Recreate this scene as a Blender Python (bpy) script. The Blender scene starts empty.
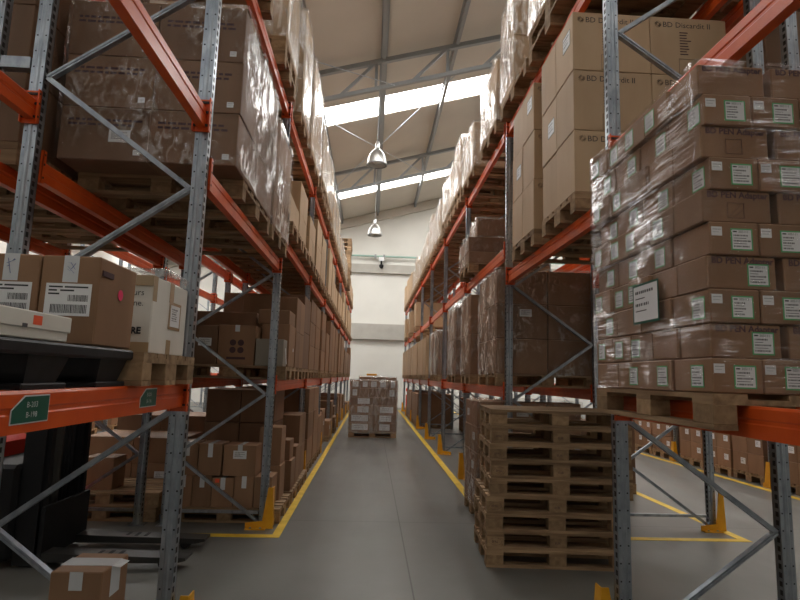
import bpy, math, random
from mathutils import Vector, Matrix, noise
random.seed(7)
R = random.uniform
SC = bpy.context.scene
COL = SC.collection
rad = math.radians

# ------------------------------------------------------------------ materials
def new_mat(name):
    m = bpy.data.materials.new(name); m.use_nodes = True
    nt = m.node_tree; b = nt.nodes['Principled BSDF']
    return m, nt, b
def N(nt, t, **kw):
    n = nt.nodes.new(t)
    for k, v in kw.items():
        if k in n.inputs: n.inputs[k].default_value = v
        else: setattr(n, k, v)
    return n
def mapped(nt, scale=(1, 1, 1), rot=(0, 0, 0), coord='Object'):
    tc = N(nt, 'ShaderNodeTexCoord'); mp = N(nt, 'ShaderNodeMapping')
    mp.inputs['Scale'].default_value = scale; mp.inputs['Rotation'].default_value = rot
    nt.links.new(tc.outputs[coord], mp.inputs['Vector'])
    return mp.outputs['Vector']
def ramp(nt, fac, stops):
    r = N(nt, 'ShaderNodeValToRGB'); e = r.color_ramp.elements
    while len(e) < len(stops): e.new(0.5)
    for k, (p, c) in enumerate(stops):
        e[k].position = p
        e[k].color = (c, c, c, 1) if isinstance(c, (int, float)) else (*c, 1)
    nt.links.new(fac, r.inputs['Fac']); return r.outputs['Color']
def plain(name, col, rough=.5, metal=0., spec=.5):
    m, nt, b = new_mat(name)
    b.inputs['Base Color'].default_value = (*col, 1); b.inputs['Roughness'].default_value = rough
    b.inputs['Metallic'].default_value = metal; b.inputs['Specular IOR Level'].default_value = spec
    return m
def noisy(name, c0, c1, scale=(4, 4, 4), rough=.6, metal=0., detail=4, bump=0., rnd=0., spec=.4, coord='Object', lo=.35, hi=.65):
    m, nt, b = new_mat(name); L = nt.links.new
    v = mapped(nt, scale, coord=coord)
    n = N(nt, 'ShaderNodeTexNoise', Scale=1.0, Detail=detail); L(v, n.inputs['Vector'])
    if rnd:
        n.noise_dimensions = '4D'
        oi0 = N(nt, 'ShaderNodeObjectInfo'); mu = N(nt, 'ShaderNodeMath', operation='MULTIPLY'); mu.inputs[1].default_value = 40
        L(oi0.outputs['Random'], mu.inputs[0]); L(mu.outputs[0], n.inputs['W'])
    c = ramp(nt, n.outputs['Fac'], [(lo, c0), (hi, c1)])
    if rnd:
        oi = N(nt, 'ShaderNodeObjectInfo'); mr = N(nt, 'ShaderNodeMapRange')
        mr.inputs['To Min'].default_value = 1 - rnd; mr.inputs['To Max'].default_value = 1 + rnd
        L(oi.outputs['Random'], mr.inputs['Value'])
        mx = N(nt, 'ShaderNodeVectorMath', operation='SCALE'); L(c, mx.inputs[0]); L(mr.outputs[0], mx.inputs['Scale'])
        c = mx.outputs[0]
    L(c, b.inputs['Base Color'])
    b.inputs['Roughness'].default_value = rough; b.inputs['Metallic'].default_value = metal
    b.inputs['Specular IOR Level'].default_value = spec
    if bump:
        bp = N(nt, 'ShaderNodeBump', Strength=bump, Distance=.01); L(n.outputs['Fac'], bp.inputs['Height']); L(bp.outputs[0], b.inputs['Normal'])
    return m

M = {}
M['kraft'] = noisy('kraft_board', (.25, .14, .078), (.305, .175, .10), (6, 6, 1.5), .62, rnd=.16, spec=.3)
M['lit_tan'] = noisy('lit_kraft_board', (.49, .34, .205), (.54, .385, .24), (5, 5, 1.5), .6, rnd=.08, spec=.3)  # kraft board in a lighter tan, its brighter light put into the colour
M['shaded_kraft'] = noisy('shaded_kraft_board', (.20, .112, .065), (.24, .137, .081), (6, 6, 1.5), .62, rnd=.14, spec=.3)  # same kraft board painted darker to stand for shade
M['grey_board'] = noisy('grey_board', (.30, .27, .22), (.34, .30, .25), (6, 6, 2), .7)
M['white_board'] = noisy('white_board', (.66, .64, .58), (.74, .72, .66), (5, 5, 2), .6)
M['wood'] = noisy('pallet_wood', (.22, .14, .08), (.41, .275, .16), (3, 26, 26), .75, rnd=.22, bump=.3, spec=.2, detail=6)
M['wood_end'] = noisy('pallet_block_wood', (.25, .16, .09), (.38, .255, .145), (22, 22, 22), .8, rnd=.2, bump=.2, spec=.2)
M['orange'] = noisy('orange_paint', (.66, .085, .012), (.74, .11, .018), (9, 9, 9), .33, spec=.4, rnd=.08)
M['steel'] = noisy('galvanised_steel', (.27, .30, .345), (.42, .455, .50), (18, 18, 9), .34, metal=.9, rnd=.08)
M['dark_steel'] = plain('slot_shadow_steel', (.02, .02, .022), .7)
M['yellow'] = noisy('yellow_paint', (.72, .33, .012), (.80, .40, .02), (8, 8, 8), .45)
M['line'] = noisy('floor_line_paint', (.62, .40, .02), (.78, .52, .04), (7, 7, 7), .55, coord='Object', detail=6)
M['white'] = plain('white_paper', (.78, .79, .8), .5)
M['green'] = plain('green_border', (.10, .42, .16), .5)
M['ink'] = plain('black_ink', (.03, .03, .035), .6)
M['brown_ink'] = plain('brown_ink', (.085, .04, .045), .7)
M['blue_ink'] = plain('blue_ink', (.06, .12, .35), .6)
M['tape'] = plain('clear_tape', (.40, .29, .175), .18)
M['clear_tape'] = plain('white_tape', (.66, .68, .70), .2)
M['pink'] = plain('pink_sticker', (.85, .05, .16), .5)
M['red_orange'] = plain('orange_sticker', (.9, .12, .04), .5)
M['sign'] = plain('green_sign', (.012, .10, .065), .35)
M['black_plastic'] = noisy('black_plastic', (.010, .010, .012), (.018, .018, .021), (20, 20, 20), .5)
M['black_metal'] = plain('black_metal', (.009, .009, .010), .6, 0., .25)
M['fork'] = plain('fork_steel', (.05, .048, .045), .4, .6)
M['red'] = plain('truck_red', (.55, .03, .015), .3)
M['truss'] = plain('truss_paint', (.27, .28, .285), .5, .3)
M['pipe'] = plain('green_pipe', (.28, .42, .36), .5)
M['chrome'] = plain('spun_aluminium', (.66, .66, .65), .34, .9)
M['lens'] = plain('lamp_glass', (.5, .5, .48), .15)
M['rubber'] = plain('rubber', (.02, .02, .02), .8)
M['concrete'] = noisy('concrete_band', (.36, .345, .31), (.42, .40, .365), (1.5, 1.5, 1.5), .85)
M['wall'] = noisy('wall_panel', (.61, .60, .56), (.66, .65, .61), (.6, .6, .6), .8, spec=.2)
M['roof'] = noisy('roof_sheet', (.51, .47, .415), (.56, .515, .455), (.5, .5, .5), .7, spec=.3)

def mk_post_mat():
    # galvanised face with a column of small punched holes (local z pitch 50 mm)
    m, nt, b = new_mat('punched_steel'); L = nt.links.new
    v = mapped(nt, (18, 18, 9)); n = N(nt, 'ShaderNodeTexNoise', Scale=1.0, Detail=4); L(v, n.inputs['Vector'])
    c = ramp(nt, n.outputs['Fac'], [(.3, (.27, .305, .35)), (.7, (.43, .47, .52))])
    L(c, b.inputs['Base Color']); b.inputs['Metallic'].default_value = .92; b.inputs['Roughness'].default_value = .30
    return m
M['post'] = mk_post_mat()

def mk_floor():
    m, nt, b = new_mat('polished_concrete'); L = nt.links.new
    v = mapped(nt, (.35, .35, .35)); n = N(nt, 'ShaderNodeTexNoise', Scale=1.0, Detail=8, Roughness=.62); L(v, n.inputs['Vector'])
    v2 = mapped(nt, (3.2, .35, 1)); n2 = N(nt, 'ShaderNodeTexNoise', Scale=1.0, Detail=5); L(v2, n2.inputs['Vector'])
    c = ramp(nt, n.outputs['Fac'], [(.3, (.105, .103, .094)), (.7, (.178, .175, .16))])
    c2 = ramp(nt, n2.outputs['Fac'], [(.3, .82), (.7, 1.12)])
    mx = N(nt, 'ShaderNodeMix', data_type='RGBA', blend_type='MULTIPLY'); mx.inputs[0].default_value = 1
    L(c, mx.inputs[6]); L(c2, mx.inputs[7])
    tc = N(nt, 'ShaderNodeTexCoord'); mp = N(nt, 'ShaderNodeMapping'); mp.inputs['Location'].default_value = (-.36, -.30, 0)
    L(tc.outputs['Object'], mp.inputs['Vector'])
    br = N(nt, 'ShaderNodeTexBrick'); br.offset = 0
    for k, x in (('Scale', 1.0), ('Brick Width', 6.0), ('Row Height', 6.0), ('Mortar Size', .006), ('Mortar Smooth', .1)): br.inputs[k].default_value = x
    br.inputs['Color1'].default_value = br.inputs['Color2'].default_value = (1, 1, 1, 1); br.inputs['Mortar'].default_value = (.35, .35, .35, 1)
    L(mp.outputs[0], br.inputs['Vector'])
    m2 = N(nt, 'ShaderNodeMix', data_type='RGBA', blend_type='MULTIPLY'); m2.inputs[0].default_value = 1
    L(mx.outputs[2], m2.inputs[6]); L(br.outputs['Color'], m2.inputs[7]); L(m2.outputs[2], b.inputs['Base Color'])
    rr = ramp(nt, n2.outputs['Fac'], [(.3, .31), (.7, .46)]); L(rr, b.inputs['Roughness'])
    b.inputs['Specular IOR Level'].default_value = .45
    return m
M['floor'] = mk_floor()

def mk_film(name, haze, wrinkle, gloss, scale, cover=.5):
    # thin polyethylene film: clear where it clings to the cartons, glossy and whiter where it stands off in creases
    m, nt, b = new_mat(name); L = nt.links.new
    out = nt.nodes['Material Output']; nt.nodes.remove(b)
    v = mapped(nt, scale); n = N(nt, 'ShaderNodeTexNoise', Scale=1.0, Detail=6, Roughness=.6, Distortion=1.4); L(v, n.inputs['Vector'])
    v2 = mapped(nt, (2.6, 2.6, 2.2)); n2 = N(nt, 'ShaderNodeTexNoise', Scale=1.0, Detail=4, Roughness=.6, Distortion=.8); n2.noise_dimensions = '4D'; L(v2, n2.inputs['Vector'])
    oi = N(nt, 'ShaderNodeObjectInfo'); mu = N(nt, 'ShaderNodeMath', operation='MULTIPLY'); mu.inputs[1].default_value = 30
    L(oi.outputs['Random'], mu.inputs[0]); L(mu.outputs[0], n2.inputs['W'])
    bp = N(nt, 'ShaderNodeBump', Strength=wrinkle, Distance=.05); L(n.outputs['Fac'], bp.inputs['Height'])
    gl = N(nt, 'ShaderNodeBsdfGlossy', Roughness=.10); gl.inputs['Color'].default_value = (1, 1, 1, 1); L(bp.outputs[0], gl.inputs['Normal'])
    df = N(nt, 'ShaderNodeBsdfDiffuse'); df.inputs['Color'].default_value = (.82, .81, .79, 1)
    tr = N(nt, 'ShaderNodeBsdfTransparent'); tr.inputs['Color'].default_value = (.975, .975, .975, 1)
    streak = ramp(nt, n.outputs['Fac'], [(.46, 0.), (.60, 1.)])
    patch = ramp(nt, n2.outputs['Fac'], [(.62 - cover * .3, 0.), (.74 - cover * .3, 1.)])
    def mul(a, k, c=0.):
        q = N(nt, 'ShaderNodeMath', operation='MULTIPLY_ADD'); q.use_clamp = True
        L(a, q.inputs[0])
        if isinstance(k, float): q.inputs[1].default_value = k
        else: L(k, q.inputs[1])
        q.inputs[2].default_value = c; return q.outputs[0]
    mask = mul(streak, patch)
    m1 = N(nt, 'ShaderNodeMixShader'); L(mul(mul(mask, .75, .25), haze), m1.inputs[0]); L(tr.outputs[0], m1.inputs[1]); L(df.outputs[0], m1.inputs[2])
    fr = N(nt, 'ShaderNodeFresnel', IOR=1.5)
    m2 = N(nt, 'ShaderNodeMixShader'); L(mul(mul(mul(fr.outputs[0], gloss), mul(mask, .96, .04)), 1.0), m2.inputs[0]); L(m1.outputs[0], m2.inputs[1]); L(gl.outputs[0], m2.inputs[2])
    L(m2.outputs[0], out.inputs['Surface'])
    return m
M['film'] = mk_film('clear_film', .02, .6, 5.5, (2.4, 2.4, 55), .5)
M['film_shiny'] = mk_film('shiny_film', .09, .28, 5.5, (16, 16, 9.0), .58)
M['film_cloudy'] = mk_film('cloudy_film', .34, .4, 7.0, (14, 14, 4), .85)

def emit(name, col, s):
    m, nt, b = new_mat(name)
    b.inputs['Base Color'].default_value = (.8, .8, .8, 1)
    b.inputs['Emission Color'].default_value = (*col, 1); b.inputs['Emission Strength'].default_value = s
    return m
SKY = 15.5
M['skylight'] = emit('skylight_and_fill_sheet', (1.0, .985, .955), SKY)

# ------------------------------------------------------------------ mesh helper
class MB:
    def __init__(s): s.v = []; s.f = []; s.m = []
    def poly(s, pts, faces, mi=0):
        o = len(s.v); s.v += [tuple(p) for p in pts]
        for f in faces: s.f.append([o + i for i in f]); s.m.append(mi)
    def box(s, x0, x1, y0, y1, z0, z1, mi=0):
        s.poly([(x, y, z) for z in (z0, z1) for y in (y0, y1) for x in (x0, x1)],
               [(0, 2, 3, 1), (4, 5, 7, 6), (0, 1, 5, 4), (2, 6, 7, 3), (0, 4, 6, 2), (1, 3, 7, 5)], mi)
        return s
    def cbox(s, x0, x1, y0, y1, z0, z1, c=.004, mi=0, j=0.):
        # box with chamfered edges: three corner points at each of the eight corners
        P = {}; pts = []
        for ix, x in enumerate((x0, x1)):
            for iy, y in enumerate((y0, y1)):
                for iz, z in enumerate((z0, z1)):
                    sx, sy, sz = (1 - 2 * ix) * c, (1 - 2 * iy) * c, (1 - 2 * iz) * c
                    d = (R(-j, j), R(-j, j), 0)
                    for a, q in enumerate(((x, y + sy, z + sz), (x + sx, y, z + sz), (x + sx, y + sy, z))):
                        P[ix, iy, iz, a] = len(pts); pts.append((q[0] + d[0], q[1] + d[1], q[2]))
        F = []
        for k in (0, 1):
            F.append([P[k, 0, 0, 0], P[k, 0, 1, 0], P[k, 1, 1, 0], P[k, 1, 0, 0]][::1 if k == 0 else -1])
            F.append([P[0, k, 0, 1], P[1, k, 0, 1], P[1, k, 1, 1], P[0, k, 1, 1]][::1 if k == 0 else -1])
            F.append([P[0, 0, k, 2], P[0, 1, k, 2], P[1, 1, k, 2], P[1, 0, k, 2]][::1 if k == 0 else -1])
        for a in (0, 1):
            for b in (0, 1):
                F.append([P[a, b, 0, 0], P[a, b, 1, 0], P[a, b, 1, 1], P[a, b, 0, 1]])
                F.append([P[a, 0, b, 0], P[a, 1, b, 0], P[a, 1, b, 2], P[a, 0, b, 2]])
                F.append([P[0, a, b, 1], P[1, a, b, 1], P[1, a, b, 2], P[0, a, b, 2]])
        for a in (0, 1):
            for b in (0, 1):
                for cc in (0, 1): F.append([P[a, b, cc, 0], P[a, b, cc, 1], P[a, b, cc, 2]])
        s.poly(pts, F, mi); return s
    def bar(s, p, q, w, h, mi=0, up=(0, 0, 1)):
        p, q = Vector(p), Vector(q); d = (q - p).normalized(); u = Vector(up)
        a = d.cross(u)
        if a.length < 1e-4: a = d.cross(Vector((0, 1, 0)))
        a = a.normalized(); b = a.cross(d); a *= w / 2; b *= h / 2
        s.poly([p - a - b, p + a - b, p + a + b, p - a + b, q - a - b, q + a - b, q + a + b, q - a + b],
               [(0, 1, 2, 3), (7, 6, 5, 4), (0, 4, 5, 1), (1, 5, 6, 2), (2, 6, 7, 3), (3, 7, 4, 0)], mi); return s
    def tube(s, p, q, r, n=10, mi=0, r2=None):
        p, q = Vector(p), Vector(q); d = (q - p).normalized(); r2 = r if r2 is None else r2
        a = d.orthogonal().normalized(); b = d.cross(a)
        c = [(math.cos(2 * math.pi * k / n), math.sin(2 * math.pi * k / n)) for k in range(n)]
        s.poly([p + (a * x + b * y) * r for x, y in c] + [q + (a * x + b * y) * r2 for x, y in c],
               [tuple(range(n))[::-1], tuple(range(n, 2 * n))] + [(k, (k + 1) % n, n + (k + 1) % n, n + k) for k in range(n)], mi); return s
    def lathe(s, prof, n=24, mi=0, c=(0, 0)):
        pts = [(c[0] + r * math.cos(2 * math.pi * k / n), c[1] + r * math.sin(2 * math.pi * k / n), z) for r, z in prof for k in range(n)]
        F = [(i * n + k, i * n + (k + 1) % n, (i + 1) * n + (k + 1) % n, (i + 1) * n + k) for i in range(len(prof) - 1) for k in range(n)]
        s.poly(pts, F, mi); return s
    def prism(s, poly, fn, d, mi=0):
        # poly: 2-D outline; fn(u, v, t) -> 3-D; extruded t from 0 to d
        n = len(poly)
        s.poly([fn(u, v, 0) for u, v in poly] + [fn(u, v, d) for u, v in poly],
               [tuple(range(n)), tuple(range(n, 2 * n))[::-1]] + [(k, n + k, n + (k + 1) % n, (k + 1) % n) for k in range(n)], mi); return s
    def mesh(s, name, mats, smooth=False):
        me = bpy.data.meshes.new(name); me.from_pydata(s.v, [], s.f)
        for m in (mats if isinstance(mats, (list, tuple)) else [mats]): me.materials.append(m if not isinstance(m, str) else M[m])
        me.polygons.foreach_set('material_index', s.m)
        if smooth: me.polygons.foreach_set('use_smooth', [True] * len(s.f))
        me.update()
        import bmesh
        bm = bmesh.new(); bm.from_mesh(me); bmesh.ops.recalc_face_normals(bm, faces=bm.faces); bm.to_mesh(me); bm.free()
        return me
    def build(s, name, mats, parent=None, loc=(0, 0, 0), rz=0., smooth=False):
        return put(s.mesh(name, mats, smooth), name, parent, loc, rz)
def put(me, name, parent=None, loc=(0, 0, 0), rz=0.):
    o = bpy.data.objects.new(name, me); COL.objects.link(o)
    o.location = loc; o.rotation_euler = (0, 0, rz)
    if parent: o.parent = parent
    return o
def empty(name, loc=(0, 0, 0), rz=0.):
    o = bpy.data.objects.new(name, None); COL.objects.link(o); o.location = loc; o.rotation_euler = (0, 0, rz); return o
def tag(o, label, cat, group=None, kind=None):
    o['label'] = label; o['category'] = cat
    if group: o['group'] = group
    if kind: o['kind'] = kind
    return o
def struct(o): o['kind'] = 'structure'; return o
def kids(o): return [c for c in bpy.data.objects if c.parent == o]

_TX = {}
def text_mesh(s, size, mat, bold=0.):
    k = (s, size, mat)
    if k in _TX: return _TX[k]
    cu = bpy.data.curves.new('lettering', 'FONT'); cu.body = s; cu.size = size; cu.resolution_u = 2; cu.offset = bold
    ob = bpy.data.objects.new('lettering', cu); COL.objects.link(ob)
    bpy.context.view_layer.update()
    me = bpy.data.meshes.new_from_object(ob.evaluated_get(bpy.context.evaluated_depsgraph_get()))
    bpy.data.objects.remove(ob); bpy.data.curves.remove(cu)
    me.materials.clear(); me.materials.append(M[mat])
    for v in me.vertices: v.co = (v.co.x, 0, v.co.y)
    _TX[k] = me; return me
def text_into(mb, s, size, x, z, mi, y=-.0012):
    me = text_mesh(s, size, 'ink')
    mb.poly([(v.co.x + x, y, v.co.z + z) for v in me.vertices], [tuple(p.vertices) for p in me.polygons], mi)

# ------------------------------------------------------------------ wording
ORD = ['first', 'second', 'third', 'fourth', 'fifth', 'sixth', 'seventh', 'eighth', 'ninth', 'tenth', 'eleventh', 'twelfth']
BAY = ['end', 'bridge', 'third', 'fourth', 'fifth', 'sixth', 'seventh', 'eighth', 'ninth', 'tenth']
LEV = ['floor', 'lower', 'middle', 'top']
RACK = {'LA': 'forklift-side rack', 'RA': 'pallet-stack-side rack', 'LB': 'behind-forklift rack', 'RB': 'second-aisle rack', 'RC': 'across-aisle rack', 'LC': 'side-wall rack'}
def where(rk, lev, bay, idx): return f'{ORD[idx]} pallet, {LEV[lev]} level, {BAY[bay]} bay, {RACK[rk]}'

# ------------------------------------------------------------------ camera
CX, CY, CZ = 0., 0., 1.554
pitch, yaw, roll, F = .136, .047, .030, 560.
fw = Vector((math.sin(yaw) * math.cos(pitch), math.cos(yaw) * math.cos(pitch), math.sin(pitch)))
rt = Vector((math.cos(yaw), -math.sin(yaw), 0)); up = rt.cross(fw)
r2 = rt * math.cos(roll) + up * math.sin(roll); u2 = -rt * math.sin(roll) + up * math.cos(roll)
cam = bpy.data.cameras.new('camera'); co = bpy.data.objects.new('camera', cam); COL.objects.link(co)
mw = Matrix((r2, u2, -fw)).transposed().to_4x4(); mw.translation = (CX, CY, CZ); co.matrix_world = mw
cam.sensor_width = 36; cam.lens = 36 * F / 800; cam.clip_end = 200; cam.clip_start = .05
SC.camera = co

# ------------------------------------------------------------------ building shell
YB = 28.8; XLW, XRW = -11.0, 16.0; YF = -9.
def roofz(x): return 10.12 + .278 * x
fl = MB(); fl.box(XLW, XRW, YF, YB, -.2, 0); struct(fl.build('floor', 'floor'))
w = MB(); w.box(XLW, XRW, YB, YB + .25, 0, 15.2); struct(w.build('wall_back', 'wall'))
w = MB(); w.box(XLW - .25, XLW, YF, YB, 0, 8.2); struct(w.build('wall_left', 'wall'))
w = MB(); w.box(XRW, XRW + .25, YF, YB, 0, 15.2); struct(w.build('wall_right', 'wall'))
bands = [(-6.3, -6.0), (1.2, 1.47), (8.75, 9.95), (16.35, 17.6), (24.05, 25.3)]  # first two narrow strips are added, out of view, to light the near cartons
def roof_strip(mb, y0, y1, t0, t1):
    mb.poly([(x, y, roofz(x) + t) for t in (t0, t1) for y in (y0, y1) for x in (XLW, XRW)],
            [(0, 2, 3, 1), (4, 5, 7, 6), (0, 1, 5, 4), (2, 6, 7, 3), (0, 4, 6, 2), (1, 3, 7, 5)])
ce = MB(); ys = YF
for a, b in bands: roof_strip(ce, ys, a, 0, .12); ys = b
roof_strip(ce, ys, YB, 0, .12); struct(ce.build('ceiling', 'roof'))
for k, (a, b) in enumerate(bands):
    s = MB(); roof_strip(s, a, b, .05, .08); struct(s.build(f'skylight_or_fill_{k+1}', 'skylight'))
w = MB(); w.box(XLW, XRW, YF - .25, YF, 0, 15.2); struct(w.build('wall_front', 'wall'))
t = MB(); t.box(XLW, XRW, YB - .18, YB, 3.40, 4.20); struct(t.build('trim_1', 'concrete'))
t = MB(); t.box(XLW, XRW, YB - .18, YB, 6.85, 7.30); struct(t.build('trim_2', 'concrete'))

t = MB(); t.poly([(x, y, roofz(x) + z) for z in (-.48, -.01) for y in (YB - .15, YB) for x in (XLW, XRW)], [(0, 2, 3, 1), (4, 5, 7, 6), (0, 1, 5, 4), (2, 6, 7, 3), (0, 4, 6, 2), (1, 3, 7, 5)]); struct(t.build('trim_3', 'roof'))
# roof trusses, purlins, tie rods
def truss(y, label):
    root = empty('roof_truss', (0, y, 0))
    x0, x1 = -10.8, 15.8
    MB().bar((x0, 0, roofz(x0) - .22), (x1, 0, roofz(x1) - .22), .12, .12).build('top_chord', 'truss', root)
    MB().bar((x0, 0, roofz(x0) - .98), (x1, 0, roofz(x1) - .98), .10, .10).build('bottom_chord', 'truss', root)
    xs = [-10.6 + .95 * k for k in range(28)]
    for k in range(0, len(xs) - 1):
        a, b = xs[k], xs[k + 1]
        if k % 2 == 0: p, q = (a, 0, roofz(a) - .98), (b, 0, roofz(b) - .22)
        else: p, q = (a, 0, roofz(a) - .22), (a, 0, roofz(a) - .98)
        MB().bar(p, q, .075, .075, up=(0, 1, 0)).build('web_strut', 'truss', root)
    tag(root, label, 'roof truss', 'roof trusses')
truss(14.0, 'grey steel roof truss crossing just before the lit skylight strip above the first lamp')
truss(21.45, 'grey steel roof truss farther back, crossing over the second lamp')
for k, x in enumerate((-3.7, -1.82, .04, 2.0, 3.9)):
    p = MB(); z = roofz(x) - .12
    p.box(-.05, .05, YF + .2, YB - .02, -.09, .09); p.box(-.09, .09, YF + .2, YB - .02, .09, .115)
    tag(p.build('roof_purlin', 'truss', loc=(x, 0, z)), f'long dark roof purlin running along the aisle, {ORD[k]} from the low eave', 'roof beam', 'roof purlins')
for (p, q, lb) in [((-4.6, 10.8, 8.75), (.35, 13.85, 9.15), 'thin tie rod slanting up to the truss bottom chord before the skylight'),
                   ((-1.9, 21.3, 8.6), (2.0, 14.1, 9.7), 'thin tie rod crossing the bay between the two skylight strips'),
                   ((-1.9, 14.1, 8.45), (2.2, 21.3, 9.4), 'thin tie rod slanting down behind the first lamp')]:
    tag(MB().tube(p, q, .012, 8).build('tie_rod', 'steel'), lb, 'tie rod', 'roof tie rods')

# lamps
def lamp(x, y, z, label):
    root = empty('high_bay_lamp', (x, y, z))
    sh = MB().lathe([(.265, 0), (.258, .04), (.243, .16), (.205, .27), (.145, .36), (.095, .41), (.07, .42)], 28).build('lamp_shade', 'chrome', root, smooth=True)
    MB().lathe([(.272, -.012), (.272, .012), (.258, .012), (.258, -.012), (.272, -.012)], 28).build('rim', 'truss', sh)
    MB().lathe([(0, .04), (.10, .05), (.12, .10), (.05, .22), (0, .24)], 16).build('bulb', 'lens', root, smooth=True)
    MB().lathe([(.0, .64), (.03, .64), (.055, .58), (.065, .46), (.06, .41), (0, .41)], 18).build('ballast_housing', 'chrome', root, smooth=True)
    MB().tube((0, 0, .62), (0, 0, roofz(x) - z - .2), .012, 6).build('suspension_rod', 'truss', root)
    tag(root, label, 'lamp', 'high bay lamps')
lamp(-.05, 14.0, 7.0, 'spun aluminium high bay lamp hanging before the first skylight strip')
lamp(-.06, 20.9, 6.88, 'spun aluminium high bay lamp hanging lower, before the white end wall')

# pipe and small camera on the end wall
wp = empty('wall_pipe', (0, YB - .24, 7.72))
MB().tube((-10.9, 0, 0), (15.9, 0, 0), .05, 10).build('pipe_run', 'pipe', wp)
for x in (-6, -3, 0, .45, 3, 6): MB().box(x - .05, x + .05, -.07, .235, -.08, .08).build('pipe_clip', 'truss', wp)
tag(wp, 'green pipe running across the white end wall', 'pipe')
wc = empty('wall_camera', (.32, YB - .30, 7.0))
MB().box(-.14, .14, -.06, .12, .46, .66).build('junction_box', 'white', wc)
MB().tube((0, 0, .46), (0, 0, .28), .05, 8).build('mount', 'black_metal', wc)
MB().lathe([(0, .30), (.10, .27), (.12, .19), (.07, .08), (0, .06)], 14).build('dome', 'black_metal', wc, smooth=True)
tag(wc, 'small dark camera with a white box hanging under the pipe on the end wall', 'camera')

# floor lines
def line(x0, x1, y0, y1): struct(MB().box(x0, x1, y0, y1, 0, .003).build('floor_line', 'line'))
line(-.90, -.82, 5.64, 26.4); line(-3.6, -.90, 5.64, 5.74)
line(1.295, 1.395, 6.0, 26.4); line(3.82, 3.92, 5.76, 26.4); line(2.6, 3.82, 5.76, 5.86)
line(6.08, 6.18, 5.0, 26.4); line(-4.1, -4.0, 5.64, 26.4); line(-6.3, -6.2, 5.0, 26.4)

# ------------------------------------------------------------------ racks
PH = 4.78
def post_mesh(h):
    b = MB(); w, d = .038, .032
    # C-section: web (facing the camera), two flanges with a folded rib, lips
    b.box(-w, w, -d, -d + .006, 0, h)
    b.prism([(-.016, -d), (-.008, -d - .007), (.008, -d - .007), (.016, -d)], lambda u, v, t: (u, v, t), h)
    for s in (-1, 1):
        x0, x1 = (w - .006, w) if s > 0 else (-w, -w + .006)
        b.box(x0, x1, -d, d, 0, h)
        b.box(*((w - .022, w) if s > 0 else (-w, -w + .022)), d - .006, d, 0, h)
    n = int((h - .1) / .05)
    for k in range(n):
        z = .08 + k * .05
        for s in (-1, 1):                                           # beam slots in both flanges
            x = s * (w + .0006); e = .0006
            b.box(min(x, x - s * e), max(x, x - s * e), -.018, .006, z, z + .030, 1)
            if k % 2 == 0:                                          # bolt holes in the web
                cx = s * .0245
                b.box(cx - .0045, cx + .0045, -d - .0007, -d, z + .02, z + .029, 1)
    return b.mesh('upright_post', ['post', 'dark_steel'])
POST = post_mesh(PH)
FOOT = MB().box(-.07, .07, -.065, .065, 0, .008).mesh('base_plate', 'steel')
def beam_mesh(L):
    b = MB()
    # stepped box section, front face towards -x (both sides alike)
    prof = [(-.025, -.065), (.025, -.065), (.025, -.012), (.021, -.006), (.021, .006), (.025, .012), (.025, .05), (.018, .06), (-.018, .06), (-.025, .05), (-.025, .012), (-.021, .006), (-.021, -.006), (-.025, -.012)]
    b.prism(prof, lambda u, v, t: (u, t - L / 2, v), L); return b.mesh('beam', 'orange')
CONN = MB()
CONN.box(-.050, .050, -.004, .004, -.09, .11); CONN.box(-.050, -.044, -.004, .028, -.09, .11); CONN.box(.044, .050, -.004, .028, -.09, .11)
for z in (-.06, .02, .08): CONN.box(-.0515, .0515, .008, .020, z, z + .012, 1)
CONN = CONN.mesh('beam_connector', ['orange', 'dark_steel'])
BEAM = beam_mesh(2.8 - .092)
BR = {}
def brace_mesh(dx, dz):
    k = (round(dx, 3), round(dz, 3))
    if k not in BR:
        b = MB(); b.bar((0, 0, 0), (dx, 0, dz), .028, .036, up=(0, 1, 0)); b.bar((0, -.016, 0), (dx, -.016, dz), .005, .014, up=(0, 1, 0))
        BR[k] = b.mesh('diagonal_brace', 'steel')
    return BR[k]
def rack(name_label, xf, xb, y0, ks, bays, sign=None):
    """xf: aisle-side posts, xb: rear posts; ks: frame numbers; bays: {k: [beam top heights]} between frames k and k+1"""
    root = empty('pallet_rack', (xf, y0, 0)); D = xb - xf
    for k in ks:
        y = 2.8 * k
        for x in (0, D):
            p = put(POST, 'upright_post', root, (x, y, 0)); put(FOOT, 'base_plate', p)
        s = 1 if D > 0 else -1; a = .05 * s
        put(brace_mesh(D - 2 * a, 0), 'horizontal_brace', root, (a, y, .14))
        z = .05; fr = True
        while z + .64 < PH:
            if fr: put(brace_mesh(D - 2 * a, .64), 'diagonal_brace', root, (a, y, z))
            else: put(brace_mesh(-(D - 2 * a), .64), 'diagonal_brace', root, (D - a, y, z))
            z += .64; fr = not fr
    for k, levels in bays.items():
        for z in levels:
            for x in (0, D):
                b = put(BEAM, 'beam', root, (x, 2.8 * k + 1.4, z - .06))
                put(CONN, 'beam_connector', b, (0, -1.4 + .044, 0)); put(CONN, 'beam_connector', b, (0, 1.4 - .044, 0), math.pi)
    tag(root, name_label, 'rack', 'pallet racks')
    return root
L1, L2, L3, L2N, L1N = 1.48, 2.77, 4.53, 3.095, 1.415
L2B = 3.09
full = {k: [L1, L2B, L3] for k in range(1, 8)}
YL, YR = 3.23, 3.43
rLA = rack('orange and grey pallet rack along the aisle on the forklift side', -1.05, -2.03, YL, range(-1, 9), {-1: [L1, L2N], 0: [L2, L3], **full})
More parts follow.
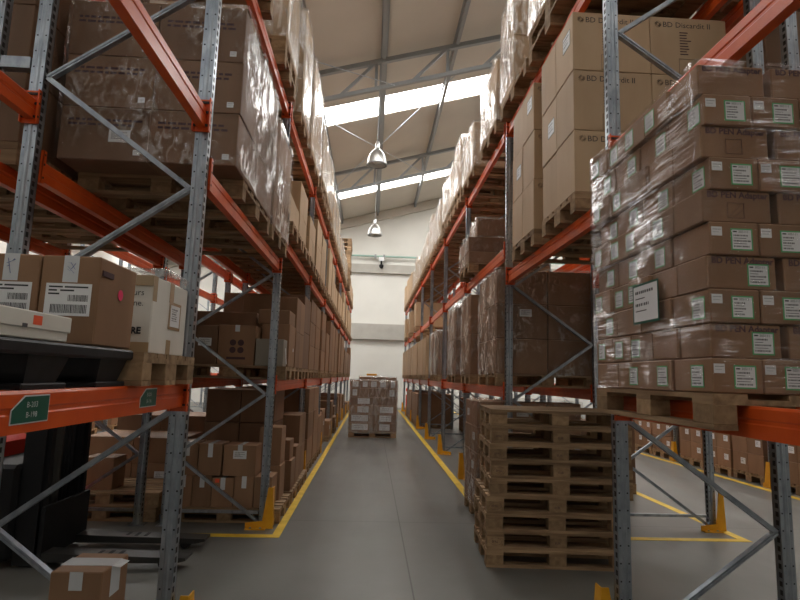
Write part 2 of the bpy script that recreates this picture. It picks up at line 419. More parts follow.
rRA = rack('orange and grey pallet rack along the aisle behind the stack of empty pallets', 1.53, 2.53, YR, range(-1, 9), {-1: [L1, L2N], 0: [L2, L3], **full})
fullb = {k: [L1, L2B, L3] for k in range(1, 7)}
rLB = rack('pallet rack backing onto the forklift-side rack, behind the forklift', -3.30, -2.30, YL, range(0, 8), {0: [L2, L3], **fullb})
rRB = rack('pallet rack backing onto the rack beside the stack of empty pallets', 3.78, 2.78, YR, range(-1, 8), {-1: [L2N, L3], 0: [L2, L3], **fullb})
rRC = rack('pallet rack across the next aisle, seen beneath the wrapped adapter load', 6.35, 7.35, 3.17, range(1, 7), {k: [L1, L2] for k in range(1, 6)})
rLC = rack('mostly empty pallet rack near the side wall beyond the forklift', -6.5, -7.5, YL, range(1, 9), {k: [L1, L2] for k in range(1, 8)})
# row spacer between the two forklift-side racks
for z in (1.0, 3.33): MB().box(-1.20, -1.03, -.03, .03, z - .035, z + .035).build('row_spacer', 'steel', rLA, (0, 0, 0))

# green location signs on the near lower beam
def sign(parent, y, lines):
    b = MB(); b.prism([(-.095, -.042), (.095, -.042), (.095, .042), (-.035, .042), (-.095, .0)], lambda u, v, t: (u, -t, v), .002, 1)
    b.prism([(-.091, -.038), (.091, -.038), (.091, .038), (-.033, .038), (-.091, .0)], lambda u, v, t: (u, -.002 - t, v), .001, 0)
    for k, s in enumerate(lines): text_into(b, s, .024, -.025, .006 - .030 * k, 1, -.0036)
    b.build('location_sign', ['sign', 'clear_tape'], parent, (.026, y, .004), math.pi / 2)
nb = [o for o in kids(rLA) if o.name.startswith('beam') and abs(o.location.y + 1.4) < .01 and abs(o.location.z - (L1 - .06)) < .01 and abs(o.location.x) < .01][0]
for c in kids(nb): pass
sign(nb, -.055, ('B-203', 'B-198')); sign(nb, .85, ('B-201', 'B-196'))

# yellow post guards
def guard(x, y, s, label, flange=True):
    H = .40 if flange else .33
    # x: aisle face of the post
    root = empty('post_guard', (x, y, 0))
    b = MB(); P = [(-.21, 0), (.07, 0), (.05, H), (.004, H), (-.042, .075), (-.21, .055)]
    b.prism([(u * 1, v) for u, v in P], lambda u, v, t: (u * s, -.085 + t, v), .008); b.build('front_plate', 'yellow', root)
    b = MB(); b.prism([(-.077, 0), (.09, 0), (.09, .06), (.05, .08), (.0, H), (-.077, H)], lambda u, v, t: (s * (.046 + t), u, v), .008); b.build('aisle_plate', 'yellow', root)
    if flange:
        b = MB(); b.box(min(0, -.2 * s), max(0, -.2 * s), -.145, -.085, 0, .01); b.build('base_flange', 'yellow', root)
        for dx in (-.05, -.15): MB().tube((dx * s, -.12, .01), (dx * s, -.12, .022), .011, 6).build('anchor_bolt', 'steel', root)
    tag(root, label, 'post guard', 'yellow rack post guards')
for k in range(0, 9):
    guard(-1.05 + .048, YL + 2.8 * k + (.165 if k == 0 else 0), 1, f'yellow steel post guard at {ORD[k]} aisle post of the {RACK["LA"]}', k > 0)
    guard(1.53 - .048, YR + 2.8 * k + (.165 if k == 0 else 0), -1, f'yellow steel post guard at {ORD[k]} aisle post of the {RACK["RA"]}', k > 0)
for k in range(1, 2): guard(3.78 + .048, YR + 2.8 * k, 1, 'yellow steel post guard at the corner of the next aisle line')
for k in range(2, 4): guard(6.35 - .048, 3.17 + 2.8 * k, -1, f'yellow steel post guard at {ORD[k-1]} post of the {RACK["RC"]}')

# ------------------------------------------------------------------ pallets
_PM = {}
def pallet_meshes(lx, ly):
    k = (round(lx, 3), round(ly, 3))
    if k in _PM: return _PM[k]
    hx, hy = lx / 2, ly / 2
    d = MB()
    for i in range(5):
        wd = .145 if i % 2 == 0 else .10
        yc = -hy + .0725 + i * (ly - .145) / 4
        d.box(-hx, hx, yc - wd / 2, yc + wd / 2, .122, .144)
    for xc in (-hx + .0725, 0, hx - .0725): d.box(xc - .0725, xc + .0725, -hy, hy, .100, .122)
    deck = d.mesh('top_deck', 'wood')
    blk = []; bot = []
    for yc, wy in ((-hy + .05, .10), (0, .145), (hy - .05, .10)):
        for xc in (-hx + .0725, 0, hx - .0725):
            blk.append(MB().cbox(xc - .0725, xc + .0725, yc - wy / 2, yc + wy / 2, .022, .100, .003).mesh('block', 'wood_end'))
        bot.append(MB().box(-hx, hx, yc - wy / 2, yc + wy / 2, 0, .022).mesh('bottom_board', 'wood'))
    one = MB()
    for me in [deck] + blk + bot: one.poly([v.co for v in me.vertices], [tuple(p.vertices) for p in me.polygons])
    _PM[k] = (deck, blk, bot, one.mesh('pallet', 'wood')); return _PM[k]
def pallet(x0, x1, y0, y1, z, label, group, parts=True, rz=0.):
    deck, blk, bot, one = pallet_meshes(x1 - x0, y1 - y0)
    loc = ((x0 + x1) / 2, (y0 + y1) / 2, z + .001)
    if not parts: r = put(one, 'pallet', None, loc, rz)
    else:
        r = empty('pallet', loc, rz)
        put(deck, 'top_deck', r)
        for b in blk: put(b, 'block', r)
        for b in bot: put(b, 'bottom_board', r)
    return tag(r, label, 'pallet', group)

# ------------------------------------------------------------------ cartons, labels, film
_CM = {}
def carton(x0, x1, y0, y1, z0, z1, mat, label, group, rz=0., name='carton'):
    k = (round(x1 - x0, 3), round(y1 - y0, 3), round(z1 - z0, 3), mat)
    if k not in _CM:
        hx, hy = k[0] / 2, k[1] / 2
        b = MB().cbox(-hx, hx, -hy, hy, 0, k[2], .005)
        _CM[k] = b.mesh('carton', mat)
    o = put(_CM[k], name or 'carton', None, ((x0 + x1) / 2, (y0 + y1) / 2, z0), rz)
    o['dim'] = (k[0], k[1], k[2])
    return tag(o, label, 'carton', group)
def on_face(o, me, name, face, u, z, lbl=None, gap=.0012):
    """put a flat mesh on a carton's face: 'f' towards the camera (-y), 'l' aisle face looking +x, 'r' aisle face looking -x; u along the face"""
    hx, hy = o['dim'][0] / 2, o['dim'][1] / 2
    if face == 'f': c = put(me, name, o, (u, -hy - gap, z))
    elif face == 'l': c = put(me, name, o, (hx + gap, u, z), math.pi / 2)
    else: c = put(me, name, o, (-hx - gap, -u, z), -math.pi / 2)
    if lbl: c['label'] = lbl
    return c
def tape(o, face, drop=.11, mat='tape', w=.05, top=True):
    hx, hy, h = o['dim'][0] / 2, o['dim'][1] / 2, o['dim'][2]
    b = MB()
    if face == 'f':
        b.box(-w / 2, w / 2, -hy - .0012, -hy - .0004, h - drop, h + .001)
        if top: b.box(-w / 2, w / 2, -hy, hy, h + .0004, h + .0012)
    elif face == 'l': b.box(hx + .0004, hx + .0012, -w / 2, w / 2, h - drop, h); b.box(-hx, hx, -w / 2, w / 2, h + .0004, h + .0012)
    else: b.box(-hx - .0012, -hx - .0004, -w / 2, w / 2, h - drop, h); b.box(-hx, hx, -w / 2, w / 2, h + .0004, h + .0012)
    return b.build('tape', mat, o)
def sticker_mesh(w, h, mat, border=None, lines=0, head=None):
    b = MB(); y = -.0006
    if border:
        b.box(-w / 2, w / 2, y, 0, -h / 2, h / 2, 0); e = .006 if w < .2 else .012
        b.box(-w / 2 + e, w / 2 - e, y * 2, y, -h / 2 + e, h / 2 - e, 1)
    else: b.box(-w / 2, w / 2, y * 2, 0, -h / 2, h / 2, 1)
    yy = y * 2 - .0003
    zt = h / 2 - h * .14
    if head:
        text_into(b, head, h * .16, -w * .16, zt - h * .06, 2, yy)
        b.box(-w * .40, -w * .22, yy - .0002, yy, zt - h * .04, zt + h * .02, 2); zt -= h * .12
    for k in range(lines):
        z = zt - (k + .5) * (h * .62 / max(lines, 1)); ww = R(.45, .78) * w
        if k % 2 == 0:
            x = -w * .38
            while x < -w * .38 + ww:
                q = R(.002, .006) * (w / .1); b.box(x, x + q, yy - .0002, yy, z - h * .035, z + h * .035, 2); x += q + R(.0015, .004) * (w / .1)
        else: b.box(-w * .38, -w * .38 + ww * .8, yy - .0002, yy, z - h * .012, z + h * .012, 2)
    return b.mesh('shipping_label', [border or mat, mat, 'ink'])
LBL_ADAPT = [sticker_mesh(.093, .093, 'white', 'green', 5, '305111') for _ in range(3)]
LBL_SMALL = sticker_mesh(.045, .038, 'white', None, 2)
LBL_WHITE = sticker_mesh(.14, .085, 'white', None, 5)
LBL_BAR = sticker_mesh(.155, .115, 'white', None, 6)
def barcode_label():
    b = MB(); b.box(-.0825, .0825, -.0012, 0, -.06, .06, 1)
    for k, (u, w) in enumerate(((-.072, .05), (-.015, .085), (-.072, .03), (-.03, .05), (-.072, .04))):
        z = .047 - .013 * (k // 2); b.box(u, u + w, -.0015, -.0012, z - .003, z + .003, 2)
    for (u0, u1, z0, z1) in ((.0, .072, -.006, .018), (-.06, .072, -.050, -.018)):
        x = u0
        while x < u1: q = R(.0012, .004); b.box(x, min(x + q, u1), -.0015, -.0012, z0, z1, 2); x += q + R(.0012, .003)
    return b.mesh('barcode_label', ['white', 'white', 'ink'])
LBL_BAR = barcode_label()
LBL_GREEN_BIG = sticker_mesh(.26, .20, 'white', 'sign', 4)
LBL_BLUE = sticker_mesh(.16, .16, 'white', 'blue_ink', 4)

def film_shell(x0, x1, y0, y1, z0, z1, mat, label, group, seg=.07, amp=.010, flare=0.):
    g = .014 + amp * .6; x0 -= g; x1 += g; y0 -= g; y1 += g; z1 += g
    nx = max(3, int((x1 - x0) / seg)); ny = max(3, int((y1 - y0) / seg)); nz = max(4, int((z1 - z0) / seg))
    ring = [(x0 + (x1 - x0) * k / nx, y0) for k in range(nx)] + [(x1, y0 + (y1 - y0) * k / ny) for k in range(ny)] + \
           [(x1 - (x1 - x0) * k / nx, y1) for k in range(nx)] + [(x0, y1 - (y1 - y0) * k / ny) for k in range(ny)]
    n = len(ring); cx, cy = (x0 + x1) / 2, (y0 + y1) / 2; sd = Vector((R(0, 90), R(0, 90), R(0, 90)))
    pts = []
    for r in range(nz + 1):
        z = z0 + (z1 - z0) * r / nz
        for (x, y) in ring:
            dx = (1 if x >= x1 - 1e-6 else -1 if x <= x0 + 1e-6 else 0); dy = (1 if y >= y1 - 1e-6 else -1 if y <= y0 + 1e-6 else 0)
            p = noise.noise(Vector((x * 5, y * 5, z * 3)) + sd) * .6 + noise.noise(Vector((x * 14 + z * 6, y * 14 + z * 6, z * 9)) + sd) * .4
            k = p * amp
            zz = z + (noise.noise(Vector((x * 4, y * 4, 7)) + sd) * .03 if r in (0,) else 0)
            if dx and dy: k -= .006
            pts.append((x + dx * k - cx, y + dy * k - cy, zz - z0))
    F = [(r * n + k, r * n + (k + 1) % n, (r + 1) * n + (k + 1) % n, (r + 1) * n + k) for r in range(nz) for k in range(n)]
    F.append(tuple(range(nz * n, nz * n + n)))
    b = MB(); b.poly(pts, F)
    o = b.build('stretch_film', mat, None, (cx, cy, z0), smooth=True)
    return tag(o, label, 'stretch film', group)

def rack_load(rk, lev, bay, idx, xe, dep, y0, y1, z, layers, ny, nx, mat='kraft', wrap=None, parts=False, desc='brown carton', pal=True, inset=.0, tapes=0., labels=0., py=None, allshow=False, zbase=.144, jit=.004, name='carton'):
    """a pallet with layers of cartons; xe: aisle edge, going away from the aisle by dep (sign follows the side). Only the rows the aisle shows are built."""
    s = 1 if xe > 0 else -1
    if rk in ('LB', 'LC', 'RC', 'RB'): s = 1 if dep > 0 else -1
    dep = abs(dep); wh = where(rk, lev, bay, idx); g = f'cartons on {LEV[lev]} level of {RACK[rk]}'
    a, b = (py or (y0, y1))
    if pal:
        xa, xb = sorted((xe, xe + s * dep))
        pallet(xa, xb, a, b, z, f'wooden pallet, {wh}', f'pallets on {LEV[lev]} level of {RACK[rk]}', parts)
    zz = z + zbase + .002; out = []
    xin = xe + s * inset; L = len(layers)
    for li, h in enumerate(layers):
        wy = (y1 - y0) / ny; wx = (dep - inset) / nx
        for iy in range(ny):
            for ix in range(nx):
                if not (allshow or ix == 0 or iy == 0): continue
                j = R(-jit, jit) if jit else 0
                xa, xb = sorted((xin + s * (ix * wx + .003), xin + s * ((ix + 1) * wx - .003)))
                lab = desc
                if L > 1: lab += f', {"upper" if li == L - 1 and L == 2 else "top" if li == L - 1 else "bottom" if li == 0 else "middle" if L == 3 else ORD[li]} layer'
                if ny > 1 or nx > 1: lab += f', {ORD[ix]} file {ORD[iy]} row' if (nx > 1 and ny > 1) else f', {ORD[iy if ny > 1 else ix]} one'
                o = carton(xa + j, xb + j, y0 + iy * wy + .003 , y0 + (iy + 1) * wy - .003, zz, zz + h - .003, mat, lab + ', ' + wh, g, 0, name)
                f = 'r' if s > 0 else 'l'
                if R(0, 1) < tapes: tape(o, f if ix == 0 and iy else 'f')
                if R(0, 1) < labels:
                    ff = 'f' if iy == 0 and (ix or R(0, 1) < .5) else f
                    on_face(o, LBL_WHITE, 'shipping_label', ff, R(-.1, .1), h * R(.45, .6), 'white printed label')
                out.append((o, li, iy, ix))
        zz += h
    if wrap:
        xa, xb = sorted((xin, xe + s * dep))
        film_shell(xa, xb, y0, y1, z + (.185 if py else .135), zz, wrap, f'{"cloudy" if wrap=="film_cloudy" else "clear"} stretch film around cartons, {wh}', f'stretch films on {LEV[lev]} level of {RACK[rk]}',
                   seg=.06 if y0 < 9 else .14)
    return out, zz
# ================================================================== CONTENT
XL, XR, DP = -.95, 1.42, 1.18
TOPS = .144
# ---------- adapter load: interlocked small cartons under clear film, on the pallet-stack-side rack's end bay
ax0, ay0, ay1 = 1.365, 2.19, 3.345
cxp, cyp = ax0 - .008 + .66, (ay0 + ay1) / 2
pallet(cxp - .5775, cxp + .5775, cyp - .66, cyp + .66, L1 - .100, 'worn wooden pallet under the big film-wrapped adapter load', 'pallets on the end bays', True, math.pi / 2)
L1N = L1 - .100
zz = L1N + .147
for li in range(10):
    lw = 'top' if li == 9 else 'bottom' if li == 0 else ORD[li] if li < 9 else ''
    h = .1412; wide = li % 2 == 1
    w_, d_ = (.296, .224) if wide else (.210, .283)
    nx = 3 if wide else 4; ny = 5 if wide else 4
    ox = ax0 + (.0 if wide else 0) + R(-.008, .012) + (.02 if li == 6 else 0)
    for iy in range(ny):
        for ix in range(nx):
            if ix and iy: continue
            x = ox + ix * (w_ + (.033 if wide else .004)) + (R(-.012, .006) if ix == 0 and iy else 0)
            y = ay0 + iy * (d_ + .004) + (R(-.004, .0) if iy == 0 else 0) + (.012 if wide else 0) + .002
            o = carton(x, x + w_, y + (.003 if iy else 0), y + d_, zz, zz + h - .002, 'kraft',
                       f'small adapter carton, {lw} layer{" from pallet" if 0 < li < 9 else ""}, {"corner" if ix == 0 and iy == 0 else ORD[ix] + " across" if iy == 0 else ORD[iy] + " along aisle"}, clear-wrapped load', 'adapter cartons in the wrapped load', 0, 'adapter_carton')
            if iy == 0:
                if wide:
                    c = text_mesh('BD PEN Adapter', .038, 'brown_ink', .0012); on_face(o, c, 'printed_name', 'f', -.128, h - .034)
                    if li in (1, 3): on_face(o, LBL_ADAPT[ix % 3], 'shipping_label', 'f', .07, .062, 'white label with green border')
                    if li in (7, 5): 
                        b = MB()
                        for (p, q) in (((-.04, .02), (.03, .02)), ((.03, .02), (.03, .085)), ((.03, .085), (-.04, .085)), ((-.04, .085), (-.04, .02)), ((-.03, .03), (.02, .08)), ((-.01, .025), (.028, .06))):
                            b.bar((p[0], 0, p[1]), (q[0], 0, q[1]), .0006, .002, up=(0, 1, 0))
                        on_face(o, b.mesh('printed_diagram', 'brown_ink'), 'printed_diagram', 'f', .0, 0)
                else:
                    on_face(o, LBL_ADAPT[(ix + li) % 3], 'shipping_label', 'f', .03, .066, 'white label with green border')
                    on_face(o, LBL_SMALL, 'sticker', 'f', -.076, .098, 'small white sticker')
            if ix == 0 and (iy or not wide):
                u = {0: .05, 1: -.05}[li % 2] + R(-.02, .02)
                if R(0, 1) < .72: on_face(o, LBL_ADAPT[(iy + li) % 3], 'shipping_label', 'r', u, .066, 'white label with green border')
    zz += h
ftop = zz
fo = film_shell(ax0 - .012, ax0 + 1.0, ay0 - .004, ay1 - .012, L1N + .149, zz - .022, 'film', 'clear stretch film wrapped around the adapter cartons beside the camera', 'stretch films on the end bays', seg=.045, amp=.012)
b = MB(); me = LBL_GREEN_BIG
o = put(me, 'packing_list', fo, (-(1.005 / 2) - .030, -(2.93 - (ay0 + ay1) / 2) + 0.0, .42), -math.pi / 2); o.location.y = 2.66 - (ay0 + ay1) / 2; o['label'] = 'white packing list sheet with green border'

# ---------- tan printed cartons, bridge bay middle level
def bd_carton(o, h, face):
    on_face(o, text_mesh('BD Discardit II', .062, 'ink'), 'printed_name', face, -.20, h - .085)
    b = MB()
    for k in range(12):
        a = k * math.pi / 6
        b.bar((math.cos(a) * .010, 0, math.sin(a) * .010), (math.cos(a) * .026, 0, math.sin(a) * .026), .001, .006, up=(0, 1, 0))
    on_face(o, b.mesh('printed_emblem', 'ink'), 'printed_emblem', face, -.235, h - .065)
    b = MB()
    for k in range(9): b.box(-.05, R(.0, .05), -.0005, 0, -k * .022, -k * .022 + .008)
    for (p, q) in (((-.06, -.33), (.07, -.33)), ((.07, -.33), (.07, -.21)), ((.07, -.21), (-.06, -.21)), ((-.06, -.21), (-.06, -.33)), ((-.05, -.32), (.05, -.22)), ((-.02, -.325), (.065, -.25))):
        b.bar((p[0], 0, p[1]), (q[0], 0, q[1]), .0006, .004, up=(0, 1, 0))
    on_face(o, b.mesh('printed_text', 'brown_ink'), 'printed_text', face, -.02, h - .13)
for idx, (ya, yb, n) in enumerate(((3.83, 4.62, 3), (4.86, 5.64, 3))):
    cs, _ = rack_load('RA', 2, 1, idx, XR, 1.2, ya, yb, L2, [.472] * n, 2, 2, 'lit_tan', None, True, 'printed carton', jit=.006, name='printed_carton')
    for o, li, iy, ix in cs:
        if iy == 0: bd_carton(o, .472, 'f')
        if ix == 0 and (li, iy) in ((2, 0), (1, 1)): on_face(o, sticker_mesh(.16, .13, 'white', 'sign', 3), 'document_pouch', 'r', .06, .30 if li == 2 else .25, 'clear pouch holding a white paper')

# ---------- stack of empty pallets on the floor
for k in range(9):
    j = [0, .008, -.006, .004, .0, .012, -.004, .010, .0][k]
    rz = rad(-3.5 if k < 4 else -4.6) + R(-.008, .008)
    x0, y0 = 1.015 + j + (0 if k < 4 else .028), 4.885 + j
    cx, cy = x0 + .6 * math.cos(rz) - .4 * math.sin(rz), y0 + .6 * math.sin(rz) + .4 * math.cos(rz)
    lab = 'empty wooden pallet, ' + ('bottom of the floor stack by the grey post' if k == 0 else 'top of the floor stack by the grey post' if k == 8 else f'{ORD[k]} from the floor in the stack of empty pallets')
    pallet(cx - .6, cx + .6, cy - .4, cy + .4, .1442 * k, lab, 'empty pallets stacked on the floor', True, rz)
    if k in (1, 3, 5, 6, 7):
        r = [o for o in bpy.data.objects if o.name.startswith('pallet') and o.get('label') == lab][0]
        bl = [c for c in kids(r) if c.name.startswith('block')]
        bl = sorted(bl, key=lambda c: 0)  # order of creation
        for bi, t in ((0, 'EPAL'), (1, 'EUR')):
            st = MB(); n = 20
            if bi == 0:
                for q in range(n):
                    a0, a1 = 2 * math.pi * q / n, 2 * math.pi * (q + 1) / n
                    st.bar((.05 * math.cos(a0), 0, .03 * math.sin(a0)), (.05 * math.cos(a1), 0, .03 * math.sin(a1)), .0008, .004, up=(0, 1, 0))
            text_into(st, t, .026, -.034 if bi == 0 else -.03, -.009, 0, 0)
            cx = -.6 + .0725 if bi == 0 else 0.
            st.build('brand_stamp', 'brown_ink', bl[bi], (cx, -.4 - .0012, .061))

# ---------- wrapped load on the floor behind the stack
cs, z = rack_load('RA', 0, 2, 0, 1.215, 1.2, 6.40, 7.2, 0, [.29, .29, .29, .29], 2, 3, 'kraft', 'film_shiny', True, labels=.5)

# ---------- rack on the forklift side, end bay: black plastic pallet, labelled cartons, flat white box, white cartons
pr = empty('plastic_pallet', (-1.52, 1.86, L1))
b = MB(); b.cbox(-.51, .51, -.585, .585, .108, .15, .008)
for k in range(-3, 4): b.box(k * .14 - .03, k * .14 + .03, -.57, .57, .15, .154)
b.build('deck', 'black_plastic', pr)
for ix in (-1, 0, 1):
    for iy in (-1, 0, 1):
        b = MB(); c = [(-1, -1), (1, -1), (1, 1), (-1, 1)]; w0, w1, ww0, ww1 = .075, .10, .085, .115
        X, Y = ix * .39, iy * .455
        b.poly([(X + p * w0, Y + q * ww0, .014) for p, q in c] + [(X + p * w1, Y + q * ww1, .108) for p, q in c],
               [(3, 2, 1, 0), (4, 5, 6, 7)] + [(k, (k + 1) % 4, 4 + (k + 1) % 4, 4 + k) for k in range(4)])
        b.cbox(X - .095, X + .095, Y - .125, Y + .125, 0, .020, .004); b.build('foot', 'black_plastic', pr)
tag(pr, 'black plastic pallet on the orange lower beam with green signs', 'pallet')
pz = L1 + .1545
g = 'cartons on the black plastic pallet'
for k, (x0, x1) in enumerate(((-1.235, -1.022), (-1.448, -1.242), (-1.67, -1.455))):
    lb = ['brown carton with barcode label and pink dot on black pallet', 'brown carton with barcode label, between its two neighbours on black pallet', 'brown carton standing farthest from aisle on black pallet'][k]
    o = carton(x0, x1, 2.11, 2.43, pz, pz + .33, 'kraft', lb, g)
    t = tape(o, 'f', .10, 'clear_tape', .055); t['label'] = 'clear tape with blue print'
    b = MB()
    for q in range(5): b.bar((R(-.018, .018), 0, R(-.03, .03)), (R(-.018, .018), 0, R(-.03, .03)), .0006, .003, up=(0, 1, 0))
    on_face(o, b.mesh('tape_print', 'blue_ink'), 'tape_print', 'f', 0, .285, gap=.0022)
    on_face(o, LBL_BAR, 'barcode_label', 'f', .0, .165, 'white label with barcodes')
    if k == 0:
        d = MB(); d.lathe([(0, 0), (.022, 0), (.022, .001), (0, .001)], 20); v = [(x, -z, y) for x, y, z in d.v]; d.v = v
        on_face(o, d.mesh('round_sticker', 'pink'), 'round_sticker', 'l', .02, .21, 'pink round sticker')
        b = MB(); b.box(-.045, .045, -.003, 0, -.009, .012); on_face(o, b.mesh('hand_hole', 'brown_ink'), 'hand_hole', 'l', -.10, .27)
fb = empty('document_box', (-1.19, 1.70, pz))
MB().cbox(-.17, .17, -.23, .23, 0, .058, .003).build('tray', 'white_board', fb)
lid = MB().cbox(-.176, .176, -.236, .236, .030, .082, .003).build('lid', 'white_board', fb)
MB().box(.1764, .1770, .02, .065, .042, .070).build('square_sticker', 'red_orange', lid)
MB().box(.1764, .1768, -.03, -.005, .030, .042).build('finger_notch', 'ink', lid)
tag(fb, 'flat white lidded box with orange sticker on black pallet', 'box')
pallet(-2.13, -.97, 2.45, 3.14, L1, 'wooden pallet under white cartons on the orange lower beam', 'pallets on the end bays', True)
wz = L1 + .147
o = carton(-1.42, -1.035, 2.66, 3.14, wz, wz + .365, 'white_board', 'white carton with brown tape and paper label beside the grey post', 'white cartons on the end bay')
b = MB(); hx, hy, h = .1925, .245, .365
for u in (-.0, ): b.box(hx + .0004, hx + .0012, u - .03, u + .03, h - .10, h); b.box(hx + .0004, hx + .0012, u - .03, u + .03, 0, .075)
b.box(hx + .0004, hx + .0010, -hy, -hy + .05, h - .12, h); b.box(-hx, hx, -hy - .0012, -hy - .0004, h - .05, h); b.box(-hx, hx, -hy - .0012, -hy - .0004, 0, .05)
b.build('tape', 'tape', o)
on_face(o, sticker_mesh(.17, .14, 'tape', None, 0), 'tape_patch', 'l', .06, .20); on_face(o, sticker_mesh(.13, .11, 'white', None, 6), 'paper_label', 'l', .06, .20, gap=.003)
on_face(o, text_mesh('CARE', .042, 'ink', .002), 'printed_name', 'f', .045, .09); on_face(o, text_mesh('urs', .04, 'ink'), 'printed_text', 'f', .10, .27); on_face(o, text_mesh('ine.', .04, 'ink'), 'printed_text', 'f', .095, .22)
b = MB(); b.box(-.012, .012, -.0006, 0, 0, .05); on_face(o, b.mesh('printed_mark', 'ink'), 'printed_mark', 'f', .07, .145)
carton(-1.82, -1.43, 2.55, 3.13, wz, wz + .34, 'white_board', 'white carton set back behind the taped white carton on the wooden pallet', 'white cartons on the end bay')
fs = film_shell(-1.40, -1.05, 2.80, 3.16, wz + .385, wz + .40, 'film_cloudy', 'loose crumpled film lying on top of the taped white carton', 'stretch films on the end bays', seg=.04, amp=.012)

# ---------- forklift-side rack, bridge bay: two wrapped loads on the middle level, one on the top level
def big_print(o, h):
    b = MB()
    for k in range(2):
        x = -.24
        while x < .20:
            q = R(.02, .06); b.box(x, min(x + q, .24), -.0005, 0, -k * .032, -k * .032 + .016); x += q + .012
    on_face(o, b.mesh('printed_text', 'brown_ink'), 'printed_text', 'f', 0, h - .10)
pallet(-2.11, -.96, 3.90, 4.95, L2, 'dark wooden pallet, first pallet, middle level, bridge bay, forklift-side rack', 'pallets on middle level of forklift-side rack', True)
cs, _ = rack_load('LA', 2, 1, 0, XL, 1.18, 3.64, 4.94, L2, [.37, .37, .40], 2, 2, 'shaded_kraft', 'film_shiny', False, pal=False)
for o, li, iy, ix in cs:
    if iy == 0:
        big_print(o, .37)
        if (li, ix) == (0, 1): on_face(o, LBL_WHITE, 'shipping_label', 'f', .1, .17, 'white printed label')
        on_face(o, LBL_SMALL, 'sticker', 'f', .22, .06, 'small white sticker')
rack_load('LA', 2, 1, 1, XL, 1.18, 5.03, 5.92, L2, [.33, .33, .33], 2, 2, 'kraft', 'film_shiny', True, jit=0)
rack_load('LA', 3, 1, 0, XL, 1.18, 3.62, 4.46, L3, [.5, .5], 1, 1, 'lit_tan', 'film_cloudy', True)
pallet(-2.13, -.95, 5.14, 5.90, L3, 'lower wooden pallet of two, second stack, top level, bridge bay, forklift-side rack', 'pallets on top level of forklift-side rack', True)
cs, _ = rack_load('LA', 3, 1, 1, XL, 1.18, 5.14, 5.90, L3 + .1455, [.48, .48], 1, 1, 'lit_tan', 'film_cloudy', True, 'tan carton')
for o, li, iy, ix in cs: on_face(o, LBL_BLUE, 'shipping_label', 'f', .35, .26, 'white label with blue border')

# ---------- forklift-side rack, third bay
# floor
pallet(-2.05, -.90, 6.14, 6.94, 0, 'wooden pallet, first pallet, floor level, third bay, forklift-side rack', 'pallets on floor level of forklift-side rack', True)
g = 'cartons on floor level of forklift-side rack'
xs = [-2.02, -1.83, -1.63, -1.40, -1.19, -1.0]
for k in range(5):
    o = carton(xs[k] + .004, xs[k + 1] - .004, 6.18, 6.52, .144, .462 - (.02 if k == 2 else 0), 'kraft', f'upright brown carton, bottom row, {ORD[k]} from back post, floor pallet by yellow corner line', g)
    tape(o, 'f', .12, 'clear_tape', .05)
    if k in (0, 2): on_face(o, sticker_mesh(.045, .04, 'red_orange'), 'sticker', 'f', -.06, .27, 'orange sticker')
for k, (a, c) in enumerate(((-2.02, -1.80), (-1.79, -1.55), (-1.53, -1.19))):
    o = carton(a, c, 6.19, 6.50, .462, .80 - .01 * k, 'kraft', f'brown carton, upper row, {ORD[k]} from back post, floor pallet by yellow corner line', g)
    tape(o, 'f', .14, 'clear_tape', .05)
    if k == 2: on_face(o, LBL_WHITE, 'shipping_label', 'f', .0, .22, 'white printed label')
carton(-1.20, -.98, 6.56, 6.90, .144, .52, 'kraft', 'brown carton behind the bottom row beside the yellow guard', g)
o = carton(-1.24, -.99, 6.58, 6.90, .52, .94, 'kraft', 'tall brown carton standing higher behind the yellow guard post', g)
for k in range(2, 3): carton(-1.98 + .25 * k, -1.74 + .25 * k, 6.56, 6.92, .144, .66, 'shaded_kraft', 'dark brown carton in the shade behind the upright row on the floor pallet', g)
pallet(-2.05, -.90, 7.04, 7.86, 0, 'wooden pallet, second pallet, floor level, third bay, forklift-side rack', 'pallets on floor level of forklift-side rack', True)
for li in range(3):
    for ix in range(2):
        carton(-2.0 + ix * .42, -1.59 + ix * .42, 7.08, 7.82, .147 + .40 * li, .54 + .40 * li - .003, 'shaded_kraft', f'large shaded carton, {["bottom","middle","top"][li]} layer, {ORD[ix]} from back, second floor pallet, third bay', g)
o = carton(-1.14, -.93, 7.08, 7.44, .144, .50, 'kraft', 'small carton at aisle edge of second floor pallet, third bay', g)
carton(-1.13, -.93, 7.48, 7.82, .144, .62, 'kraft', 'taller carton at aisle edge behind small carton, second floor pallet, third bay', g)
o = carton(-1.15, -.96, 7.10, 7.42, .50, .74, 'kraft', 'open-topped carton on the small aisle-edge carton, third bay floor', g)
pallet(-2.05, -.90, 7.90, 8.66, 0, 'wooden pallet, third pallet, floor level, third bay, forklift-side rack', 'pallets on floor level of forklift-side rack', True)
rack_load('LA', 0, 2, 2, -.95, 1.1, 7.92, 8.64, 0, [.42, .42], 2, 1, 'kraft', None, pal=False)
